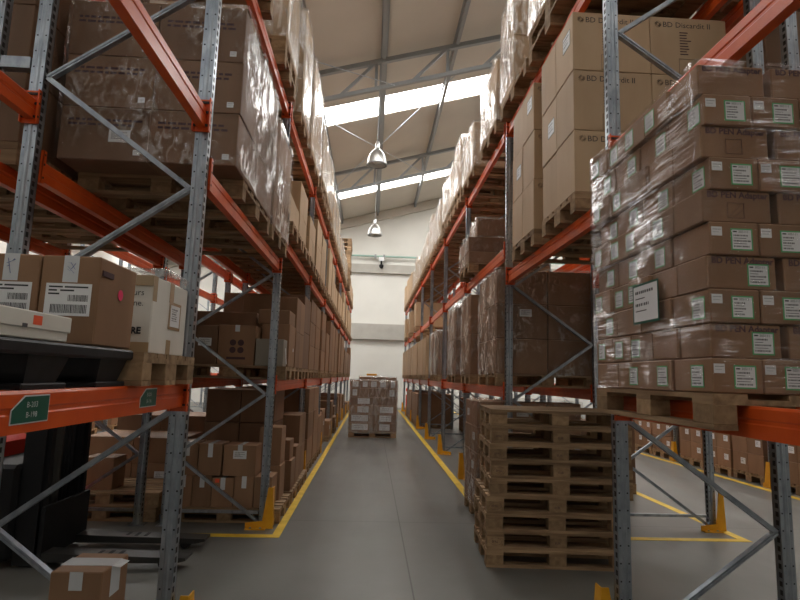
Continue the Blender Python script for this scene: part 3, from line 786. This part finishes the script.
# lower level
g = 'cartons on lower level of forklift-side rack'
pallet(-2.1, -.92, 6.12, 6.92, L1, 'wooden pallet, first pallet, lower level, third bay, forklift-side rack', 'pallets on lower level of forklift-side rack', True)
z1 = L1 + .147
o = carton(-2.06, -1.675, 6.16, 6.56, z1, z1 + .42, 'shaded_kraft', 'shaded carton with white label beside the back post on the lower level', g); on_face(o, LBL_WHITE, 'shipping_label', 'f', .06, .24, 'white printed label')
o = carton(-1.665, -1.27, 6.16, 6.56, z1, z1 + .43, 'kraft', 'brown carton printed with four dark shapes on the lower level', g)
b = MB()
for (u, v) in ((-.04, .24), (.045, .24), (-.04, .16), (.045, .16)): b.lathe([(0, 0), (.034, 0), (.034, .0006), (0, .0006)], 14, c=(u, v))
b.v = [(x, -z, y) for x, y, z in b.v]
b.box(-.10, .10, -.0006, 0, .06, .085); on_face(o, b.mesh('printed_emblem', 'brown_ink'), 'printed_emblem', 'f', 0, 0); tape(o, 'f', .07, 'clear_tape', .05)
carton(-1.30, -.93, 6.13 - .05, 6.40, z1, z1 + .30, 'grey_board', 'grey carton with loose white paper in front on the lower level', g) if False else None
o = carton(-1.255, -.955, 6.13, 6.36, z1, z1 + .29, 'grey_board', 'grey carton with hanging white papers on the lower level', g)
b = MB(); b.poly([(.1515, -.02, .20), (.1515, .03, .20), (.163, .07, .03), (.163, .03, .02)], [(0, 1, 2, 3)]); b.build('hanging_paper', 'white', o)
o = carton(-1.25, -.94, 6.40, 6.88, z1, z1 + .48, 'kraft', 'brown carton behind the grey carton on the lower level', g); on_face(o, LBL_SMALL, 'sticker', 'l', .1, .2, 'small white sticker')
carton(-1.30, -.95, 6.40, 6.86, z1 + .48, z1 + .64, 'kraft', 'low flat carton on top of the brown carton behind the grey one', g)
carton(-2.05, -1.36, 6.60, 6.90, z1, z1 + .62, 'shaded_kraft', 'wide shaded carton behind the labelled cartons on the lower level', g)
rack_load('LA', 1, 2, 1, -.95, .68, 7.02, 7.86, L1, [.45, .43], 2, 1, 'kraft', None, True, labels=.2)
cs, _ = rack_load('LA', 1, 2, 2, -.97, 1.14, 7.95, 8.74, L1, [.52, .52], 1, 1, 'shaded_kraft', None, True)
# middle and top level
rack_load('LA', 2, 2, 0, -.93, 1.18, 6.12, 6.96, L2B, [.34], 2, 2, 'lit_tan', None, True, 'tan carton', labels=.4, inset=.05)
rack_load('LA', 2, 2, 1, -.93, 1.18, 7.06, 7.86, L2B, [.40, .40], 2, 1, 'lit_tan', None, True, 'tan carton', labels=.3, inset=.06)
rack_load('LA', 2, 2, 2, -.93, 1.18, 7.95, 8.75, L2B, [.30, .30], 2, 1, 'lit_tan', None, True, 'tan carton', inset=.03)
for idx, (a, b) in enumerate(((6.42, 7.16), (7.50, 8.74))):
    cs, _ = rack_load('LA', 3, 2, idx, XL, 1.18, a, b, L3, [.44, .44, .44], 1, 1, 'lit_tan', 'film_cloudy', True, 'tan carton')
    for o, li, iy, ix in cs: on_face(o, LBL_BLUE, 'shipping_label', 'f', .36, .24, 'white label with blue border')

# ---------- pallet-stack-side rack, third bay
cs, _ = rack_load('RA', 1, 2, 0, XR, 1.18, 6.34, 7.42, L1, [.40, .40, .40], 2, 2, 'kraft', 'film_shiny', True)
for o, li, iy, ix in cs:
    if (li, iy, ix) == (1, 0, 0): on_face(o, LBL_WHITE, 'shipping_label', 'f', .04, .30, 'white printed label')
rack_load('RA', 1, 2, 1, XR, 1.18, 8.08, 8.90, L1, [.58, .58], 1, 2, 'kraft', 'film_shiny', True)
rack_load('RA', 2, 2, 2, 1.36, 1.2, 7.95, 8.80, L2B, [.17, .22], 2, 2, 'kraft', 'film_shiny', True)
o = carton(1.50, 2.5, 8.05, 8.70, L2B + .144 + .425, L2B + .144 + .70, 'kraft', 'single higher carton on the film-wrapped load, middle level, third bay', 'cartons on middle level of pallet-stack-side rack')
film_shell(1.5, 2.5, 8.05, 8.70, L2B + .144 + .45, L2B + .144 + .70, 'film_shiny', 'clear film over the single higher carton, middle level, third bay', 'stretch films on middle level of pallet-stack-side rack')
# top level from the bridge bay on
def twin(rk, lev, bay, idx, xe, y0, y1, z, layers, film, mat='lit_tan', nx=1, py=None, dbl=True, desc='tan carton'):
    s = 1 if xe > 0 else -1
    if dbl:
        a, b = sorted((xe, xe + s * 1.18))
        p0, p1 = py or (y0, y1)
        pallet(a, b, p0, p1, z, f'lower wooden pallet of two, {where(rk, lev, bay, idx)}'.replace(' pallet, top', ' stack, top'), f'pallets on top level of {RACK[rk]}', y0 < 9)
    return rack_load(rk, lev, bay, idx, xe, 1.18, y0, y1, z + (.144 if dbl else 0), layers, 1, nx, mat, film, y0 < 9, desc, py=py)
twin('RA', 3, 1, 0, 1.40, 3.8, 4.94, L3, [.6, .6], 'film_cloudy')
twin('RA', 3, 1, 1, 1.40, 5.5, 6.10, L3, [.55, .55], 'film_cloudy', py=(5.04, 6.12), dbl=False)
twin('RA', 3, 2, 0, 1.40, 6.36, 7.3, L3, [.40, .40], 'film_cloudy', dbl=False)
twin('RA', 3, 2, 1, 1.40, 7.86, 8.88, L3, [.34, .34], 'film_cloudy', dbl=False)

# ---------- remaining bays down the aisle
rng = random.Random(21)
def far(b, h): return h if b < 4 else [sum(h)]
def slots(y0, n=3): return [(y0 + .15 + k * .84, y0 + .15 + k * .84 + .80) for k in range(n)]
for bay in range(3, 9):
    k = bay - 1
    for rk, yy, xe in (('LA', YL, -.94), ('RA', YR, 1.41)):
        y0 = yy + 2.8 * k
        if y0 > 24.5: continue
        if rk == 'LA':                                             # floor goods stand all along the forklift side
            for i, (a, b) in enumerate(slots(y0)):
                tall = bay == 3 and i < 2
                if tall: rack_load(rk, 0, bay, i, -.95, 1.1, a, b, 0, [.40, .40, .38], 1, 1, 'kraft', None, False)
                else: rack_load(rk, 0, bay, i, -.93 - rng.uniform(0, .12), 1.05, a, b, 0, far(bay, [rng.uniform(.25, .42) for _ in range(rng.choice((1, 2, 2)))]), 2 if bay < 5 else 1, 1, 'kraft', None, False, labels=.5)
        elif bay in (6, 7):
            for i, (a, b) in enumerate(slots(y0)): rack_load(rk, 0, bay, i, 1.46, 1.1, a, b, 0, [.9], 1, 1, 'kraft', None, False)
        # lower level
        if rk == 'LA':
            for i, (a, b) in enumerate(slots(y0)):
                if rng.random() < .1: continue
                h = rng.choice(([.55, .55], [.40, .40], [.38, .38, .36])) if not (bay == 3 and i < 2) else [.38, .38, .36]
                rack_load(rk, 1, bay, i, xe - rng.uniform(0, .05), 1.15, a, b, L1, far(bay, h), 1, 1, 'kraft', None, False)
        else:
            for i, (a, b) in enumerate(slots(y0)):
                if bay == 3 and i == 0: rack_load(rk, 1, bay, i, xe, 1.15, 9.45, 10.35, L1, [.59, .59], 1, 1, 'kraft', 'film_cloudy', False)
                elif bay == 4 and i < 2: rack_load(rk, 1, bay, i, xe, 1.15, a + .03, b - .03, L1, [.94], 1, 1, 'kraft', 'film_cloudy', False)
                elif bay >= 5: rack_load(rk, 1, bay, i, xe, 1.15, a, b, L1, [1.0], 1, 1, 'lit_tan', None, False, 'tan carton')
        # middle level
        if rk == 'LA':
            for i, (a, b) in enumerate(slots(y0)):
                h = rng.choice(([.42, .42], [.5, .5], [.30, .30], [.6]))
                rack_load(rk, 2, bay, i, xe, 1.15, a, b, L2B, far(bay, h), 1, 1, 'lit_tan', None, bay < 5, 'tan carton', inset=rng.uniform(.01, .08))
        elif bay >= 6:
            for i, (a, b) in enumerate(slots(y0)):
                if i == 1: rack_load(rk, 2, bay, i, xe, 1.15, a, b, L2B, [.8], 1, 1, 'lit_tan', None, False, 'tan carton')
        # top level
        for i, (a, b) in enumerate(((y0 + .12, y0 + .92), (y0 + .98, y0 + 1.80), (y0 + 1.86, y0 + 2.66))):
            if rk == 'LA' and bay == 6 and i == 2: continue
            H = rng.uniform(.55, .9) if rk == 'RA' else rng.uniform(.68, .85)
            if rk == 'LA' and bay > 4: H *= .7
            twin(rk, 3, bay, i, xe, a, b, L3, [H * .55, H * .55] if bay < 4 else [H * 1.1], 'film_cloudy' if bay < 7 else None, dbl=bay < 4)
# a tall stack of empty pallets set on the top level far down the forklift-side rack
for k in range(12):
    j = rng.uniform(-.02, .02)
    if k < 0: continue
    pallet(-2.02 + j, -.86 + j, 19.08, 19.88, L3 + .1445 * k, f'weathered empty pallet, {ORD[k]} in the tall stack high on the far forklift-side rack', 'empty pallets stacked high at the far end', False)

# ---------- wrapped loads standing in the aisle
def aisle_load(x0, x1, y0, y1, hs, cols, name, first):
    pallet(x0, x1, y0, y1, 0, f'dark wooden pallet under the {name}', 'pallets standing in the aisle', False)
    z = .147
    for li, h in enumerate(hs):
        n = cols[li]; w = (x1 - x0) / n
        for i in range(n):
            lab = f'brown carton, {ORD[li]} layer up, {ORD[i]} along, {name}'
            j = .03 if li < len(hs) - 2 else 0
            o = carton(x0 + w * i + .004 + j * 0, x0 + w * (i + 1) - .004, y0 + R(0, .015), y1 - .01, z, z + h - .004, 'kraft', lab, 'cartons standing in the aisle')
            if first and R(0, 1) < .75: on_face(o, sticker_mesh(w * R(.4, .7), h * .7, 'white', None, 2), 'shipping_label', 'f', R(-.1, .1) * w, h * .5, 'white paper under film')
        z += h
    film_shell(x0, x1, y0, y1, .10, z, 'film_cloudy' if first else 'film_shiny', f'clear stretch film around the {name}', 'stretch films in the aisle', seg=.08, amp=.014)
aisle_load(-.53, .69, 14.6, 15.6, [.22, .22, .22, .2, .23, .2], [2, 2, 2, 2, 5, 5], 'wrapped load in the aisle before end wall', True)
aisle_load(-.34, .74, 16.3, 17.1, [.36, .36, .36, .30], [2, 2, 2, 3], 'taller wrapped load behind, in the aisle', False)
tag(MB().cbox(-.15, .15, -.2, .2, 0, .06, .01).build('strap_roll_box', 'yellow', None, (.02, 16.7, 1.556)), 'flat yellow box lying on the taller load in the aisle', 'box')
bs = empty('barrier_post', (1.78, 27.6, 0)); MB().lathe([(.18, 0), (.18, .05), (.06, .08), (.06, 1.0), (0, 1.02)], 14).build('post', 'red', bs); MB().lathe([(.062, .7), (.062, .85), (.06, .85)], 14).build('band', 'white', bs)
tag(bs, 'faded red barrier post at the far end of the aisle', 'barrier post')

# ---------- forklift in the cross aisle
fk = empty('pallet_stacker', (-2.5, 5.05, 0))
for y in (-.27, .25):
    b = MB(); b.prism([(.0, .05), (1.02, .055), (1.10, .075), (1.10, .095), (.0, .115)], lambda u, v, t: (u, y - .085 + t, v), .17); fkb = b.build('fork', 'fork', fk)
    for q in (.40, .48, .56): MB().box(q, q + .03, y - .05, y + .05, .1055, .108).build('fork_slot', 'black_metal', fkb)
    MB().tube((.92, y - .05, .045), (.92, y + .05, .045), .042, 14).build('load_wheel', 'rubber', fk)
for y in (-.30, .28):
    b = MB(); b.box(-.22, -.06, y - .05, y + .05, .02, 1.40); b.box(-.06, -.03, y - .02, y + .03, .05, 1.36); b.build('mast_rail', 'black_metal', fk)
MB().box(-.20, -.08, -.25, .23, 1.30, 1.40).build('mast_crossbar', 'black_metal', fk)
b = MB()
for k in range(8): b.box(-.14, -.12, -.24 + k * .065, -.225 + k * .065, .35, 1.30)
b.build('mast_guard', 'black_metal', fk)
MB().tube((-.14, -.02, .1), (-.14, -.02, 1.25), .045, 12).build('lift_cylinder', 'fork', fk)
b = MB(); b.box(-.03, .0, -.36, .34, .06, .46); b.build('fork_carriage', 'black_metal', fk)
b = MB(); b.cbox(-.62, -.22, -.40, .38, .06, .78, .03); b.build('battery_box', 'black_metal', fk)
b = MB(); b.prism([(-1.15, .08), (-.60, .08), (-.60, .90), (-.72, .98), (-1.02, .92), (-1.15, .70)], lambda u, v, t: (u, -.40 + t, v), .78); b.build('drive_cover', 'red', fk)
MB().tube((-1.0, 0, .93), (-1.35, 0, 1.22), .035, 10).build('tiller_arm', 'black_metal', fk)
MB().cbox(-1.48, -1.32, -.16, .16, 1.17, 1.27, .02).build('tiller_head', 'black_plastic', fk)
for y in (-.30, .28): MB().tube((-.9, y - .04, .09), (-.9, y + .04, .09), .09, 18).build('drive_wheel', 'rubber', fk)
MB().cbox(-.95, -.70, -.22, .2, .952, .985, .008).build('document_tray', 'white_board', fk)
tag(fk, 'black and red pallet stacker with two long forks on the floor', 'forklift')

# ---------- carton on the floor in front of the rack
o = carton(-1.435, -1.20, 2.79, 3.07, 0, .62, 'kraft', 'taped brown carton standing on the floor before the grey frame', 'cartons on floor by the end bay')
t = MB(); t.box(-.122, .120, -.05, .06, .6202, .6216); t.poly([(.116, -.05, .621), (.116, .06, .621), (.160, .05, .614), (.150, -.03, .608)], [(0, 1, 2, 3)]); t.box(.1178, .1190, -.05, .05, .48, .621)
t.box(-.03, .03, -.1412, -.1404, .54, .621); c = t.build('tape', 'clear_tape', o); c['label'] = 'torn white tape'
MB().box(-.116, .116, -.004, .001, .6200, .6204).build('flap_seam', 'brown_ink', o)

# ---------- rack behind the forklift
def lb(lev, bay, idx, y0, y1, z, layers, ny=1, nx=1, mat='shaded_kraft', xe=-2.20, **kw): return rack_load('LB', lev, bay, idx, -3.36, 1.16, y0, y1, z, layers, ny, nx, mat, None, False, **kw)
def lb_load(lev, bay, idx, y0, y1, z, layers, nx=2, mat='shaded_kraft', labels=0., desc='brown carton'):
    pallet(-3.38, -2.22, y0, y1, z, f'wooden pallet, {where("LB", lev, bay, idx)}', f'pallets on {LEV[lev]} level of {RACK["LB"]}', False)
    zz = z + .147
    for li, h in enumerate(layers):
        for ix in range(nx):
            w = 1.16 / nx
            o = carton(-2.22 - w * (ix + 1) + .003, -2.22 - w * ix - .003, y0 + .003, y1 - .003, zz, zz + h - .003, mat, f'{desc}, {ORD[li]} layer up, {ORD[ix]} across, {where("LB", lev, bay, idx)}', f'cartons on {LEV[lev]} level of {RACK["LB"]}')
            if R(0, 1) < labels: on_face(o, LBL_WHITE, 'shipping_label', 'f', R(-.1, .1), h * .55, 'white printed label')
        zz += h
lb_load(2, 1, 0, 3.40, 4.22, L2, [.46, .46, .46], labels=.3)
lb_load(2, 1, 1, 4.30, 5.12, L2, [.84], 1)
lb_load(2, 1, 2, 5.16, 5.92, L2, [.84], 1)
lb_load(0, 2, 0, 7.0, 7.8, 0, [.30, .02 + .28], 2, 'kraft', .8)
lb_load(0, 2, 1, 7.85, 8.65, 0, [.4, .4], 2)
lb_load(1, 2, 0, 6.2, 7.0, L1, [.40, .38], 3, labels=.6)
lb_load(1, 2, 1, 7.1, 7.9, L1, [.36], 2)
y0 = YL + 2.8 * 4
lb_load(1, 5, 0, y0 + .15, y0 + .95, L1, [.4], 1, 'kraft')
pallet(-3.3, -2.16, 6.12, 6.92, 0, 'empty wooden pallet on the floor behind the stacker forks', 'empty pallets on the floor behind the stacker', True)
pallet(-3.28, -2.14, 6.12, 6.92, .1455, 'empty wooden pallet, topmost of the two behind the stacker forks', 'empty pallets on the floor behind the stacker', True)
o = carton(-2.98, -2.66, 6.2, 6.5, .291, .62, 'kraft', 'brown carton on the two empty pallets behind the stacker', 'cartons on floor level of behind-forklift rack')
for bay, i in ((2, 0), (3, 0), (3, 1), (4, 0)):
    y0 = YL + 2.8 * bay
    if 1:
        pallet(-7.5, -6.4, y0 + .2 + i * 1.1, y0 + 1.1 + i * 1.1, 0, f'wooden pallet, {where("LC", 0, bay, i)}', 'pallets on floor level of side-wall rack', False)
        carton(-7.45, -6.45, y0 + .22 + i * 1.1, y0 + 1.08 + i * 1.1, .147, .144 + R(.5, 1.0), 'kraft', f'big brown carton, {where("LC", 0, bay, i)}', 'cartons on floor level of side-wall rack')

# ---------- racks past the pallet stack
def rb_load(rk, lev, bay, idx, x0, x1, y0, y1, z, layers, nx, mat='shaded_kraft', labels=0., film=None, ny=1, aisle=None):
    pallet(x0, x1, y0, y1, z, f'wooden pallet, {where(rk, lev, bay, idx)}', f'pallets on {LEV[lev]} level of {RACK[rk]}', False)
    zz = z + .147
    for li, h in enumerate(layers):
        for ix in range(nx):
            for iy in range(ny):
                w = (x1 - x0) / nx; d = (y1 - y0) / ny
                lab = f'brown carton, {ORD[li]} layer up, {ORD[ix * ny + iy]} across, {where(rk, lev, bay, idx)}'
                o = carton(x0 + w * ix + .003, x0 + w * (ix + 1) - .003, y0 + d * iy + .003, y0 + d * (iy + 1) - .003, zz, zz + h - .003, mat, lab, f'cartons on {LEV[lev]} level of {RACK[rk]}')
                if R(0, 1) < labels: on_face(o, sticker_mesh(.12, .10, 'white', None, 4), 'shipping_label', aisle or 'f', .08, h * .55, 'white printed label')
        zz += h
for i in range(3):
    y0 = 3.55 + i * .9
    rb_load('RB', 2, 1, i, 2.70, 3.86, y0, y0 + .8, L2, [.44, .44, .44] if i == 0 else [1.32], 2 if i == 0 else 1)
rb_load('RB', 3, 1, 0, 2.70, 3.86, 3.55, 4.35, L3, [.5, .5], 1)
for bay, i in ((2, 2), (4, 1), (4, 2), (5, 0), (5, 1), (5, 2)):
    y0 = YR + 2.8 * (bay - 1); rb_load('RB', 0, bay, i, 2.72, 3.82, y0 + .15 + .84 * i, y0 + .93 + .84 * i, 0, [.42, .42], 1)
y0 = YR + 2.8; rb_load('RB', 1, 2, 0, 2.72, 3.82, y0 + .12, y0 + .9, L1, [.5, .5], 1)
for bay in (2, 3, 4):
    y0 = 3.17 + 2.8 * (bay - 1)
    for i in range(3):
        n = [1.0, .6, .8][(bay + i) % 3]
        if bay > 2 or i == 2: rb_load('RC', 0, bay, i, 6.32, 7.42, y0 + .15 + .84 * i, y0 + .93 + .84 * i, 0, [.32, .32, .30][:2 + (bay + i) % 2], 1, 'kraft', .8, None, 2, 'r')

# ------------------------------------------------------------------ light and colour
wd = bpy.data.worlds.new('world'); SC.world = wd; wd.use_nodes = True
bg = wd.node_tree.nodes['Background']; bg.inputs['Color'].default_value = (.80, .88, 1.0, 1); bg.inputs['Strength'].default_value = .35
SC.view_settings.view_transform = 'Standard'; SC.view_settings.look = 'None'; SC.view_settings.gamma = 1
SC.view_settings.use_curve_mapping = False; SC.view_settings.exposure = 0.0
SC.cycles.use_denoising = True
SC.cycles.max_bounces = 8; SC.cycles.transparent_max_bounces = 24; SC.cycles.diffuse_bounces = 5
for o in bpy.data.objects:
    if 'dim' in o: del o['dim']
